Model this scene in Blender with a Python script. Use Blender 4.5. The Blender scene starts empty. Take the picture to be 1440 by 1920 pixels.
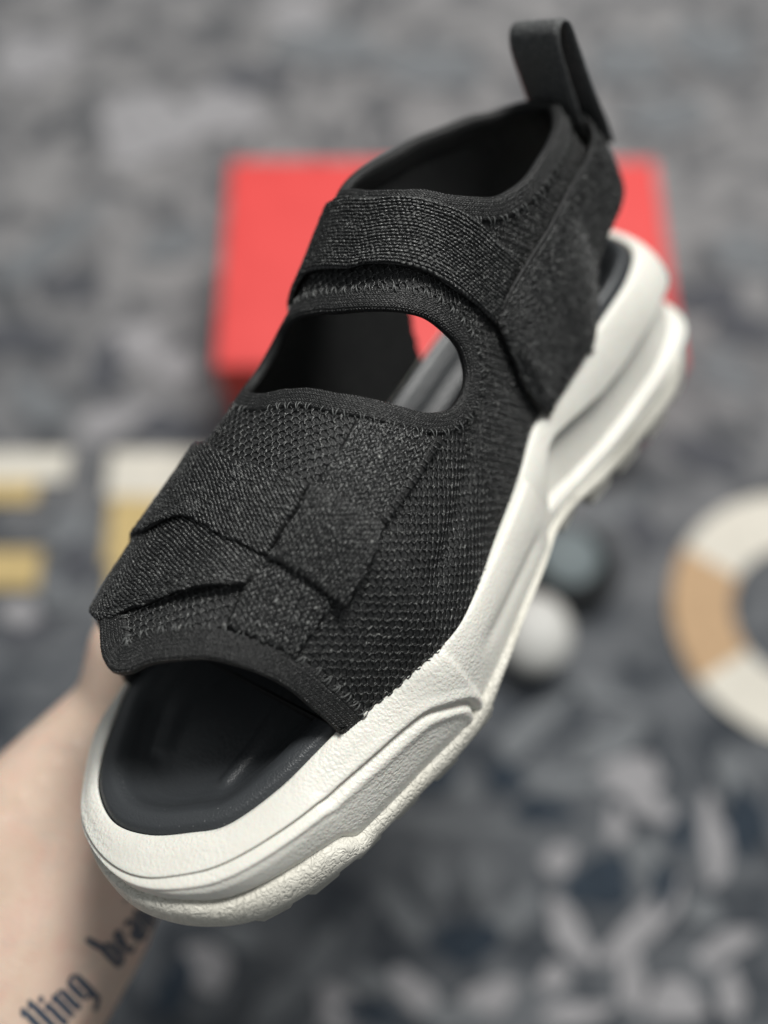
import bpy, bmesh, math, random
import numpy as np
from mathutils import Matrix, Vector
from mathutils.bvhtree import BVHTree

random.seed(7)
rng = np.random.default_rng(7)
SC = bpy.context.scene
COL = SC.collection
PI = math.pi

# ------------------------------------------------------------------ camera, world, lights, exposure
PITCH = math.radians(66.0)
CAM_H = 0.72
cam = bpy.data.cameras.new('camera')
cam.sensor_fit = 'HORIZONTAL'; cam.sensor_width = 36.0; cam.lens = 47.5
cam.clip_start = 0.01; cam.clip_end = 60.0
cam.dof.use_dof = True; cam.dof.focus_distance = 0.309; cam.dof.aperture_fstop = 2.8
cam_o = bpy.data.objects.new('camera', cam); COL.objects.link(cam_o)
cam_o.location = (0, 0, CAM_H); cam_o.rotation_euler = (PI/2 - PITCH, 0, 0)
SC.camera = cam_o

wd = bpy.data.worlds.new('World'); SC.world = wd; wd.use_nodes = True
bg = wd.node_tree.nodes['Background']
bg.inputs['Color'].default_value = (0.94, 0.98, 1.0, 1); bg.inputs['Strength'].default_value = 0.27

def area(name, loc, target, size, power, col):
    l = bpy.data.lights.new(name, 'AREA'); l.shape = 'RECTANGLE'; l.size, l.size_y = size
    l.energy = power; l.color = col
    o = bpy.data.objects.new(name, l); COL.objects.link(o)
    o.location = loc
    o.rotation_euler = (Vector(target) - Vector(loc)).to_track_quat('-Z', 'Y').to_euler()
    return o
area('ceiling_lamp', (0.42, 1.0, 2.1), (0.0, 0.25, 0.3), (0.7, 0.45), 58, (1.0, 0.99, 0.96))

SC.view_settings.view_transform = 'Standard'
SC.view_settings.look = 'None'
SC.view_settings.exposure = 0.0
SC.view_settings.gamma = 1.0
SC.render.engine = 'CYCLES'
SC.cycles.use_denoising = True
SC.cycles.max_bounces = 6

# ------------------------------------------------------------------ small helpers
def tag(o, label=None, cat=None, group=None, kind=None):
    if label: o['label'] = label
    if cat: o['category'] = cat
    if group: o['group'] = group
    if kind: o['kind'] = kind
    return o

def empty(name, loc=(0, 0, 0)):
    o = bpy.data.objects.new(name, None); COL.objects.link(o); o.location = loc
    o.empty_display_size = 0.02
    return o

def obj(name, me, mat=None, parent=None):
    o = bpy.data.objects.new(name, me); COL.objects.link(o)
    if mat: me.materials.append(mat)
    if parent: o.parent = parent
    return o

def mesh(name, V, Fc, uv=None, smooth=True, fix=True):
    """V: n x 3 metres; uv: n x 2 per vertex"""
    me = bpy.data.meshes.new(name)
    me.from_pydata(np.asarray(V, float).tolist(), [], [tuple(int(i) for i in f) for f in Fc])
    if uv is not None:
        l = me.uv_layers.new(name='UVMap')
        idx = np.empty(len(me.loops), np.int32); me.loops.foreach_get('vertex_index', idx)
        l.data.foreach_set('uv', np.asarray(uv, np.float32)[idx].ravel())
    if fix:
        bm = bmesh.new(); bm.from_mesh(me)
        bmesh.ops.recalc_face_normals(bm, faces=bm.faces); bm.to_mesh(me); bm.free()
    if smooth: me.polygons.foreach_set('use_smooth', np.ones(len(me.polygons), bool))
    me.update()
    return me

def fast_mesh(name, V, Q):
    """V n x 3 metres, Q m x 4 quads, no checks"""
    V = np.ascontiguousarray(V, np.float32); Q = np.ascontiguousarray(Q, np.int32)
    me = bpy.data.meshes.new(name)
    me.vertices.add(len(V)); me.vertices.foreach_set('co', V.ravel())
    me.loops.add(Q.size); me.loops.foreach_set('vertex_index', Q.ravel())
    me.polygons.add(len(Q)); me.polygons.foreach_set('loop_start', np.arange(0, Q.size, 4, dtype=np.int32))
    me.polygons.foreach_set('use_smooth', np.ones(len(Q), bool))
    me.update(calc_edges=True)
    return me

def stamp(name, pos, ex, ey, ez, mat, parent):
    """many little stitches (ellipsoids) in one mesh; all inputs in mm"""
    rings = 5; seg = 6
    a = np.linspace(-1, 1, rings)*1.35; b = np.linspace(0, 2*PI, seg, endpoint=False)
    T = np.array([(math.sin(x), math.cos(x)*math.cos(y), math.cos(x)*math.sin(y)) for x in a for y in b])
    Q0 = grid_faces(rings, seg, closed_v=True)
    V = pos[:, None, :]+T[None, :, :1]*ex[:, None, :]+T[None, :, 1:2]*ey[:, None, :]+T[None, :, 2:]*ez[:, None, :]
    Q = (Q0[None]+(np.arange(len(pos))*len(T))[:, None, None]).reshape(-1, 4)
    o = obj(name, fast_mesh(name, V.reshape(-1, 3)*.001, Q), mat, parent); tag(o, kind='stuff')
    return o

def grid_faces(nu, nv, closed_u=False, closed_v=False, off=0, mask=None):
    i = np.arange(nu if closed_u else nu-1); j = np.arange(nv if closed_v else nv-1)
    I, J = np.meshgrid(i, j, indexing='ij')
    a = I*nv + J; b = ((I+1) % nu)*nv + J; c = ((I+1) % nu)*nv + (J+1) % nv; d = I*nv + (J+1) % nv
    F_ = np.stack([a, b, c, d], -1)
    if mask is not None: return F_[mask] + off
    return F_.reshape(-1, 4) + off

def slab(name, top, bot, uv, mat, parent, smooth=True):
    """closed sheet from two grids (mm)"""
    nu, nv = top.shape[:2]; n = nu*nv
    V = np.vstack([top.reshape(-1, 3), bot.reshape(-1, 3)])*.001
    Fc = [grid_faces(nu, nv), grid_faces(nu, nv, off=n)[:, ::-1]]
    rim = [i*nv for i in range(nu)] + [(nu-1)*nv + j for j in range(1, nv)] + [i*nv + nv-1 for i in range(nu-2, -1, -1)] + [j for j in range(nv-2, 0, -1)]
    rim = np.array(rim); nx = np.roll(rim, -1)
    Fc.append(np.stack([rim, rim+n, nx+n, nx], 1))
    me = mesh(name, V, np.vstack(Fc), np.vstack([uv.reshape(-1, 2)]*2), smooth)
    return obj(name, me, mat, parent)

def pchip(xs, ys):
    xs = np.asarray(xs, float); ys = np.asarray(ys, float)
    h = np.diff(xs); d = np.diff(ys)/h; m = np.zeros(len(xs))
    for i in range(1, len(xs)-1):
        if d[i-1]*d[i] > 0:
            w1 = 2*h[i]+h[i-1]; w2 = h[i]+2*h[i-1]; m[i] = (w1+w2)/(w1/d[i-1]+w2/d[i])
    m[0] = d[0]; m[-1] = d[-1]
    def f(x):
        x = np.clip(np.asarray(x, float), xs[0], xs[-1]); i = np.clip(np.searchsorted(xs, x)-1, 0, len(xs)-2)
        t = (x-xs[i])/h[i]; t2 = t*t; t3 = t2*t
        return (2*t3-3*t2+1)*ys[i]+(t3-2*t2+t)*h[i]*m[i]+(-2*t3+3*t2)*ys[i+1]+(t3-t2)*h[i]*m[i+1]
    return f

def sstep(a, b, x):
    t = np.clip((np.asarray(x, float)-a)/(b-a), 0, 1); return t*t*(3-2*t)

def spline_closed(K, n):
    K = np.asarray(K, float); m = len(K); u = np.arange(n)/n*m; i = u.astype(int) % m; t = (u-np.floor(u))[:, None]
    a, b, c, d = K[(i-1) % m], K[i], K[(i+1) % m], K[(i+2) % m]
    return .5*((2*b)+(-a+c)*t+(2*a-5*b+4*c-d)*t*t+(-a+3*b-3*c+d)*t**3)

def spline_open(K, n):
    K = np.asarray(K, float); K = np.vstack([2*K[0]-K[1], K, 2*K[-1]-K[-2]])
    m = len(K)-3; u = np.linspace(0, m-1e-9, n); i = u.astype(int); t = (u-i)[:, None]
    a, b, c, d = K[i], K[i+1], K[i+2], K[i+3]
    return .5*((2*b)+(-a+c)*t+(2*a-5*b+4*c-d)*t*t+(-a+3*b-3*c+d)*t**3)

def dist_poly(P, L):
    """distance of grid points P (...,3) to polyline L (k,3)"""
    L = np.asarray(L, float); best = np.full(P.shape[:-1], 1e9)
    for a, b in zip(L[:-1], L[1:]):
        ab = b-a; t = np.clip(((P-a)@ab)/(ab@ab+1e-12), 0, 1)
        best = np.minimum(best, np.linalg.norm(P-(a+t[..., None]*ab), axis=-1))
    return best

def in_poly(x, y, poly):
    c = np.zeros(np.shape(x), bool); n = len(poly)
    for k in range(n):
        x0, y0 = poly[k]; x1, y1 = poly[(k+1) % n]
        if y0 == y1: continue
        c ^= ((y0 > y) != (y1 > y)) & (x < (x1-x0)*(y-y0)/(y1-y0)+x0)
    return c

def poly_sd(x, y, poly):
    """signed distance in 2D, positive inside"""
    P = np.stack([x, y], -1); L = np.array(list(poly)+[poly[0]], float); best = np.full(np.shape(x), 1e9)
    for a, b in zip(L[:-1], L[1:]):
        ab = b-a; t = np.clip(((P-a)@ab)/(ab@ab+1e-12), 0, 1)
        best = np.minimum(best, np.linalg.norm(P-(a+t[..., None]*ab), axis=-1))
    return np.where(in_poly(x, y, poly), best, -best)

# ------------------------------------------------------------------ materials
class NT:
    def __init__(s, name):
        s.m = bpy.data.materials.new(name); s.m.use_nodes = True
        s.t = s.m.node_tree; s.b = s.t.nodes['Principled BSDF']
    def n(s, typ, **kw):
        nd = s.t.nodes.new(typ)
        for k, v in kw.items():
            if k in nd.inputs: nd.inputs[k].default_value = v
            else: setattr(nd, k, v)
        return nd
    def l(s, a, b): s.t.links.new(a, b)
    def math(s, op, a, b=None, c=None, clamp=False):
        nd = s.t.nodes.new('ShaderNodeMath'); nd.operation = op; nd.use_clamp = clamp
        for i, v in enumerate((a, b, c)):
            if v is None: continue
            if hasattr(v, 'links'): s.l(v, nd.inputs[i])
            else: nd.inputs[i].default_value = v
        return nd.outputs[0]
    def ramp(s, fac, stops, interp='LINEAR'):
        nd = s.t.nodes.new('ShaderNodeValToRGB'); nd.color_ramp.interpolation = interp
        e = nd.color_ramp.elements
        while len(e) > 1: e.remove(e[-1])
        for i, (p, c) in enumerate(stops):
            x = e[0] if i == 0 else e.new(p)
            x.position = p; x.color = (*c, 1) if len(c) == 3 else c
        s.l(fac, nd.inputs[0]); return nd.outputs[0]
    def mix(s, f, a, b, mode='MIX'):
        nd = s.t.nodes.new('ShaderNodeMix'); nd.data_type = 'RGBA'; nd.blend_type = mode
        for k, v in ((0, f), (6, a), (7, b)):
            if hasattr(v, 'links'): s.l(v, nd.inputs[k])
            else: nd.inputs[k].default_value = v if k == 0 else (*v, 1)
        return nd.outputs[2]
    def bump(s, h, dist, strength=1.0, prev=None):
        nd = s.t.nodes.new('ShaderNodeBump'); nd.inputs['Distance'].default_value = dist; nd.inputs['Strength'].default_value = strength
        s.l(h, nd.inputs['Height'])
        if prev is not None: s.l(prev, nd.inputs['Normal'])
        return nd.outputs[0]
    def fin(s, col=None, rough=.5, spec=.5, normal=None, **kw):
        i = s.b.inputs
        if col is not None:
            if hasattr(col, 'links'): s.l(col, i['Base Color'])
            else: i['Base Color'].default_value = (*col, 1)
        if hasattr(rough, 'links'): s.l(rough, i['Roughness'])
        else: i['Roughness'].default_value = rough
        i['Specular IOR Level'].default_value = spec
        if normal is not None: s.l(normal, i['Normal'])
        for k, v in kw.items(): i[k.replace('_', ' ')].default_value = v
        return s.m

def uvmm(t, distort=.25, scale=.6):
    """uv (mm) with a little yarn wander; returns u, v sockets"""
    uv = t.n('ShaderNodeUVMap'); uv.uv_map = 'UVMap'
    ns = t.n('ShaderNodeTexNoise', Scale=scale, Detail=2.0); t.l(uv.outputs[0], ns.inputs['Vector'])
    sub = t.n('ShaderNodeVectorMath', operation='SUBTRACT'); t.l(ns.outputs['Color'], sub.inputs[0]); sub.inputs[1].default_value = (.5, .5, .5)
    sc = t.n('ShaderNodeVectorMath', operation='SCALE'); t.l(sub.outputs[0], sc.inputs[0]); sc.inputs['Scale'].default_value = distort*2
    ad = t.n('ShaderNodeVectorMath', operation='ADD'); t.l(uv.outputs[0], ad.inputs[0]); t.l(sc.outputs[0], ad.inputs[1])
    sep = t.n('ShaderNodeSeparateXYZ'); t.l(ad.outputs[0], sep.inputs[0])
    return ad.outputs[0], sep.outputs[0], sep.outputs[1]

def mat_mesh(name, p=3.5, q=2.9):
    """open spacer mesh: staggered holes between glossy yarns"""
    t = NT(name); vec, u, v = uvmm(t, .28, .55)
    cu = t.math('COSINE', t.math('MULTIPLY', u, 2*PI/p)); cv = t.math('COSINE', t.math('MULTIPLY', v, 2*PI/q))
    c = t.math('MULTIPLY', cu, cv)
    hole = t.ramp(c, [(.05, (0, 0, 0)), (.42, (1, 1, 1))])
    fine = t.n('ShaderNodeTexNoise', Scale=1.7, Detail=3.0, Roughness=.75); t.l(vec, fine.inputs['Vector'])
    yarn = t.ramp(fine.outputs['Fac'], [(.34, (.006, .0065, .0065)), (.52, (.020, .0215, .021)), (.64, (.075, .078, .074)), (.74, (.22, .22, .205))])
    col = t.mix(hole, yarn, (.0025, .0028, .003))
    h = t.math('SUBTRACT', t.math('MULTIPLY', fine.outputs['Fac'], .5), c)
    nb = t.bump(h, .0012, 1.0)
    ro = t.math('MULTIPLY_ADD', hole, .4, .34)
    return t.fin(col, ro, .45, nb)

def mat_knit(name, du=2.3, dv=1.45, slant=.35, lo=.006, hi=.05, dist=.0009):
    """woven strap: rows of slanted stitches"""
    t = NT(name); vec, u, v = uvmm(t, .22, .5)
    row = t.math('DIVIDE', v, dv)
    fl = t.math('FLOOR', row)
    fr = t.math('SUBTRACT', row, fl)
    uu = t.math('ADD', t.math('DIVIDE', u, du), t.math('ADD', t.math('MULTIPLY', fl, .5), t.math('MULTIPLY', fr, slant)))
    a = t.math('ABSOLUTE', t.math('SINE', t.math('MULTIPLY', uu, PI)))
    b = t.math('SINE', t.math('MULTIPLY', fr, PI))
    h = t.math('POWER', t.math('MULTIPLY', a, b), .6)
    fine = t.n('ShaderNodeTexNoise', Scale=1.6, Detail=3.0, Roughness=.8); t.l(vec, fine.inputs['Vector'])
    hh = t.math('ADD', h, t.math('MULTIPLY', fine.outputs['Fac'], .75))
    col = t.ramp(t.math('MULTIPLY', hh, .58), [(.18, (.003, .003, .0035)), (.5, (lo, lo*1.03, lo*1.03)), (.74, (hi*.6, hi*.62, hi*.6)), (.9, (hi*1.7, hi*1.7, hi*1.62))])
    return t.fin(col, .36, .5, t.bump(hh, dist, 1.0))

def mat_yarn(name, c=.016, g=.07, rough=.34):
    """glossy black filament yarn, each stitch a little different, glints painted into the colour"""
    t = NT(name); tc = t.n('ShaderNodeTexCoord')
    a = t.n('ShaderNodeTexNoise', Scale=900.0, Detail=2.0, Roughness=.8); t.l(tc.outputs['Object'], a.inputs['Vector'])
    b = t.n('ShaderNodeTexNoise', Scale=4200.0, Detail=1.0); t.l(tc.outputs['Object'], b.inputs['Vector'])
    col = t.ramp(a.outputs['Fac'], [(.36, (c*.45, c*.47, c*.47)), (.55, (c, c*1.04, c*1.03)), (.68, (g, g*1.02, g*.98)), (.78, (g*2.2, g*2.2, g*2.05))])  # pale upper stops (g) stand in for glints on the filaments
    return t.fin(col, rough, .5, t.bump(b.outputs['Fac'], .00022, .8))

def mat_band(name, c=.009):
    """brushed elastic binding: fine knit speckle"""
    t = NT(name); tc = t.n('ShaderNodeTexCoord')
    a = t.n('ShaderNodeTexNoise', Scale=1150.0, Detail=3.0, Roughness=.8); t.l(tc.outputs['Object'], a.inputs['Vector'])
    v = t.n('ShaderNodeTexVoronoi', Scale=1500.0); t.l(tc.outputs['Object'], v.inputs['Vector'])
    big = t.n('ShaderNodeTexNoise', Scale=70.0, Detail=2.0); t.l(tc.outputs['Object'], big.inputs['Vector'])
    col = t.ramp(a.outputs['Fac'], [(.35, (c*.35, c*.37, c*.38)), (.55, (c, c*1.03, c*1.04)), (.68, (c*2.6, c*2.65, c*2.6)), (.78, (c*6, c*6, c*5.8))])
    col = t.mix(t.math('MULTIPLY', big.outputs['Fac'], .5), col, (c*.5, c*.52, c*.52))
    h = t.math('SUBTRACT', a.outputs['Fac'], t.math('MULTIPLY', v.outputs['Distance'], .6))
    return t.fin(col, .5, .4, t.bump(h, .00034, 1.0))

def mat_foam():
    """off-white moulded foam with fine leather grain"""
    t = NT('white_foam'); tc = t.n('ShaderNodeTexCoord')
    n1 = t.n('ShaderNodeTexNoise', Scale=700.0, Detail=2.0); t.l(tc.outputs['Object'], n1.inputs['Vector'])
    vo = t.n('ShaderNodeTexVoronoi', Scale=900.0, feature='SMOOTH_F1'); vo.inputs['Smoothness'].default_value = .5
    mx = t.n('ShaderNodeVectorMath', operation='SCALE'); t.l(n1.outputs['Color'], mx.inputs[0]); mx.inputs['Scale'].default_value = .0016
    ad = t.n('ShaderNodeVectorMath', operation='ADD'); t.l(tc.outputs['Object'], ad.inputs[0]); t.l(mx.outputs[0], ad.inputs[1])
    t.l(ad.outputs[0], vo.inputs['Vector'])
    patch = t.n('ShaderNodeTexNoise', Scale=34.0, Detail=2.0); t.l(tc.outputs['Object'], patch.inputs['Vector'])
    amt = t.ramp(patch.outputs['Fac'], [(.35, (.25,)*3), (.65, (1,)*3)])
    h = t.math('MULTIPLY', t.math('SUBTRACT', 1.0, vo.outputs['Distance']), amt)
    nb = t.bump(h, .00036, .8)
    big = t.n('ShaderNodeTexNoise', Scale=18.0, Detail=5.0, Roughness=.7); t.l(tc.outputs['Object'], big.inputs['Vector'])
    col = t.ramp(big.outputs['Fac'], [(.3, (.60, .585, .53)), (.55, (.67, .657, .60)), (.75, (.70, .69, .64))])
    return t.fin(col, .46, .4, nb, Subsurface_Weight=.12, Subsurface_Scale=.004)

def mat_rubber():
    """cream rubber outsole with coarse worm grain"""
    t = NT('cream_rubber'); tc = t.n('ShaderNodeTexCoord')
    n1 = t.n('ShaderNodeTexNoise', Scale=330.0, Detail=2.0, Distortion=1.0); t.l(tc.outputs['Object'], n1.inputs['Vector'])
    r = t.math('ABSOLUTE', t.math('SUBTRACT', n1.outputs['Fac'], .5))
    h = t.ramp(r, [(0, (0, 0, 0)), (.1, (1, 1, 1))])
    big = t.n('ShaderNodeTexNoise', Scale=40.0, Detail=4.0); t.l(tc.outputs['Object'], big.inputs['Vector'])
    col = t.ramp(big.outputs['Fac'], [(.35, (.58, .56, .49)), (.65, (.66, .64, .57))])
    return t.fin(col, .55, .35, t.bump(h, .0006, .6))

def mat_footbed():
    t = NT('black_footbed'); tc = t.n('ShaderNodeTexCoord')
    n1 = t.n('ShaderNodeTexNoise', Scale=1500.0, Detail=2.0); t.l(tc.outputs['Object'], n1.inputs['Vector'])
    sp = t.n('ShaderNodeTexVoronoi', Scale=420.0); t.l(tc.outputs['Object'], sp.inputs['Vector'])
    dust = t.ramp(sp.outputs['Distance'], [(.035, (1, 1, 1)), (.075, (0, 0, 0))])
    big = t.n('ShaderNodeTexNoise', Scale=30.0, Detail=3.0); t.l(tc.outputs['Object'], big.inputs['Vector'])
    gate = t.ramp(big.outputs['Fac'], [(.4, (0, 0, 0)), (.6, (.9, .9, .9))])
    d = t.math('MULTIPLY', dust, gate)
    col = t.mix(d, (.030, .033, .036), (.26, .26, .26))
    return t.fin(col, .37, .6, t.bump(n1.outputs['Fac'], .00022, .8))

def mat_skin():
    t = NT('skin'); tc = t.n('ShaderNodeTexCoord')
    a = t.n('ShaderNodeTexNoise', Scale=26.0, Detail=4.0, Roughness=.6); t.l(tc.outputs['Object'], a.inputs['Vector'])
    b = t.n('ShaderNodeTexNoise', Scale=600.0, Detail=3.0); t.l(tc.outputs['Object'], b.inputs['Vector'])
    c1 = t.ramp(a.outputs['Fac'], [(.3, (.54, .405, .31)), (.5, (.61, .475, .375)), (.7, (.65, .49, .40))])
    bl = t.n('ShaderNodeTexNoise', Scale=75.0, Detail=3.0, Roughness=.6, Distortion=.6); t.l(tc.outputs['Object'], bl.inputs['Vector'])
    red = t.ramp(bl.outputs['Fac'], [(.45, (0, 0, 0)), (.72, (.55, .55, .55))])
    c1 = t.mix(red, c1, (.58, .36, .29))
    vn = t.n('ShaderNodeTexNoise', Scale=30.0, Detail=1.0, Distortion=1.5); t.l(tc.outputs['Object'], vn.inputs['Vector'])
    vein = t.ramp(t.math('ABSOLUTE', t.math('SUBTRACT', vn.outputs['Fac'], .5)), [(.0, (.3, .3, .3)), (.03, (0, 0, 0))])
    c1 = t.mix(vein, c1, (.45, .41, .36))
    po = t.n('ShaderNodeTexVoronoi', Scale=1100.0); t.l(tc.outputs['Object'], po.inputs['Vector'])
    c2 = t.mix(t.math('MULTIPLY', b.outputs['Fac'], .3), c1, (.50, .32, .25))
    nb = t.bump(po.outputs['Distance'], .00018, .6); nb = t.bump(b.outputs['Fac'], .0004, .5, nb)
    return t.fin(c2, .46, .45, nb, Subsurface_Weight=.15, Subsurface_Scale=.005)

def mat_plain(name, col, rough=.6, spec=.4, var=.0, scale=60.0):
    t = NT(name)
    if var:
        tc = t.n('ShaderNodeTexCoord'); a = t.n('ShaderNodeTexNoise', Scale=scale, Detail=4.0); t.l(tc.outputs['Object'], a.inputs['Vector'])
        lo = tuple(c*(1-var) for c in col); hi = tuple(min(1, c*(1+var)) for c in col)
        return t.fin(t.ramp(a.outputs['Fac'], [(.3, lo), (.7, hi)]), rough, spec, t.bump(a.outputs['Fac'], .0004, .3))
    return t.fin(col, rough, spec)

def mat_carpet():
    """grey-blue cut pile with a woven scroll pattern, paler towards its far side"""
    t = NT('carpet_pile'); tc = t.n('ShaderNodeTexCoord')
    P = tc.outputs['Object']
    w = t.n('ShaderNodeTexNoise', Scale=9.0, Detail=1.0); t.l(P, w.inputs['Vector'])
    sc = t.n('ShaderNodeVectorMath', operation='SCALE'); t.l(w.outputs['Color'], sc.inputs[0]); sc.inputs['Scale'].default_value = .09
    ad = t.n('ShaderNodeVectorMath', operation='ADD'); t.l(P, ad.inputs[0]); t.l(sc.outputs[0], ad.inputs[1])
    n1 = t.n('ShaderNodeTexNoise', Scale=30.0, Detail=2.0, Distortion=.7); t.l(ad.outputs[0], n1.inputs['Vector'])
    scroll = t.ramp(n1.outputs['Fac'], [(.36, (0, 0, 0)), (.60, (1, 1, 1))])
    pile = t.n('ShaderNodeTexNoise', Scale=700.0, Detail=2.0); t.l(P, pile.inputs['Vector'])
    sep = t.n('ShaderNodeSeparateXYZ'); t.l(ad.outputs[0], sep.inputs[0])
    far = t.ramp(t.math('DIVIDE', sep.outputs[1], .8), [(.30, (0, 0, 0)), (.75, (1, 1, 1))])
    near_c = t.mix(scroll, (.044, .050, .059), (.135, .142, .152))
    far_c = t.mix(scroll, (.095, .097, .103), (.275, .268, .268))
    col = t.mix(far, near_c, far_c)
    col = t.mix(t.math('MULTIPLY', pile.outputs['Fac'], .35), col, (.05, .055, .06))
    return t.fin(col, .95, .1, t.bump(pile.outputs['Fac'], .002, .6))

M_FOAM = mat_foam(); M_RUB = mat_rubber(); M_BED = mat_footbed(); M_SKIN = mat_skin()
M_MESH = mat_mesh('black_mesh'); M_KNIT = mat_knit('black_knit_strap'); M_KNIT2 = mat_knit('black_knit_tab', 2.0, 1.3, -.4, .005, .042)
M_ANK = mat_knit('black_webbing', 1.7, 1.3, .2, .022, .09, .0006)
M_HEEL = mat_knit('black_heel_weave', 3.4, 1.1, .5, .006, .03, .0007)
M_BAND = mat_band('black_binding'); M_LOOP = mat_band('black_loop_webbing', .085)
M_ST = mat_plain('grey_thread', (.085, .088, .086), .4, .5)
M_YARN = mat_yarn('black_yarn', .022, .14, .27); M_YKNIT = mat_yarn('black_knit_yarn', .022, .13, .26); M_LIN = mat_band('black_lining', .020)
M_BASE = mat_band('black_strap_backing', .004); M_YBAND = mat_yarn('black_binding_yarn', .011, .035, .36)

# ------------------------------------------------------------------ the carpet
def disc_outline(n, rx, ry, pinch=0.0):
    a = np.linspace(0, 2*PI, n, endpoint=False)
    x = rx*np.cos(a); y = ry*np.sin(a)*(1-pinch*np.cos(a))
    return np.stack([x, y], 1)

def flat_piece(name, pts, z0, h, mat, parent):
    n = len(pts); V = [(x, y, z0) for x, y in pts] + [(x, y, z0+h) for x, y in pts]
    Fc = [tuple(range(n, 2*n))] + [(i, (i+1) % n, n+(i+1) % n, n+i) for i in range(n)]
    return obj(name, mesh(name, V, Fc, smooth=False), mat, parent)

bm = bmesh.new(); bmesh.ops.create_grid(bm, x_segments=8, y_segments=8, size=4.0)
me = bpy.data.meshes.new('carpet'); bm.to_mesh(me); bm.free()
carpet = tag(obj('carpet', me, mat_carpet()), 'slate grey patterned carpet covering the floor', None, None, 'structure')

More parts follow.
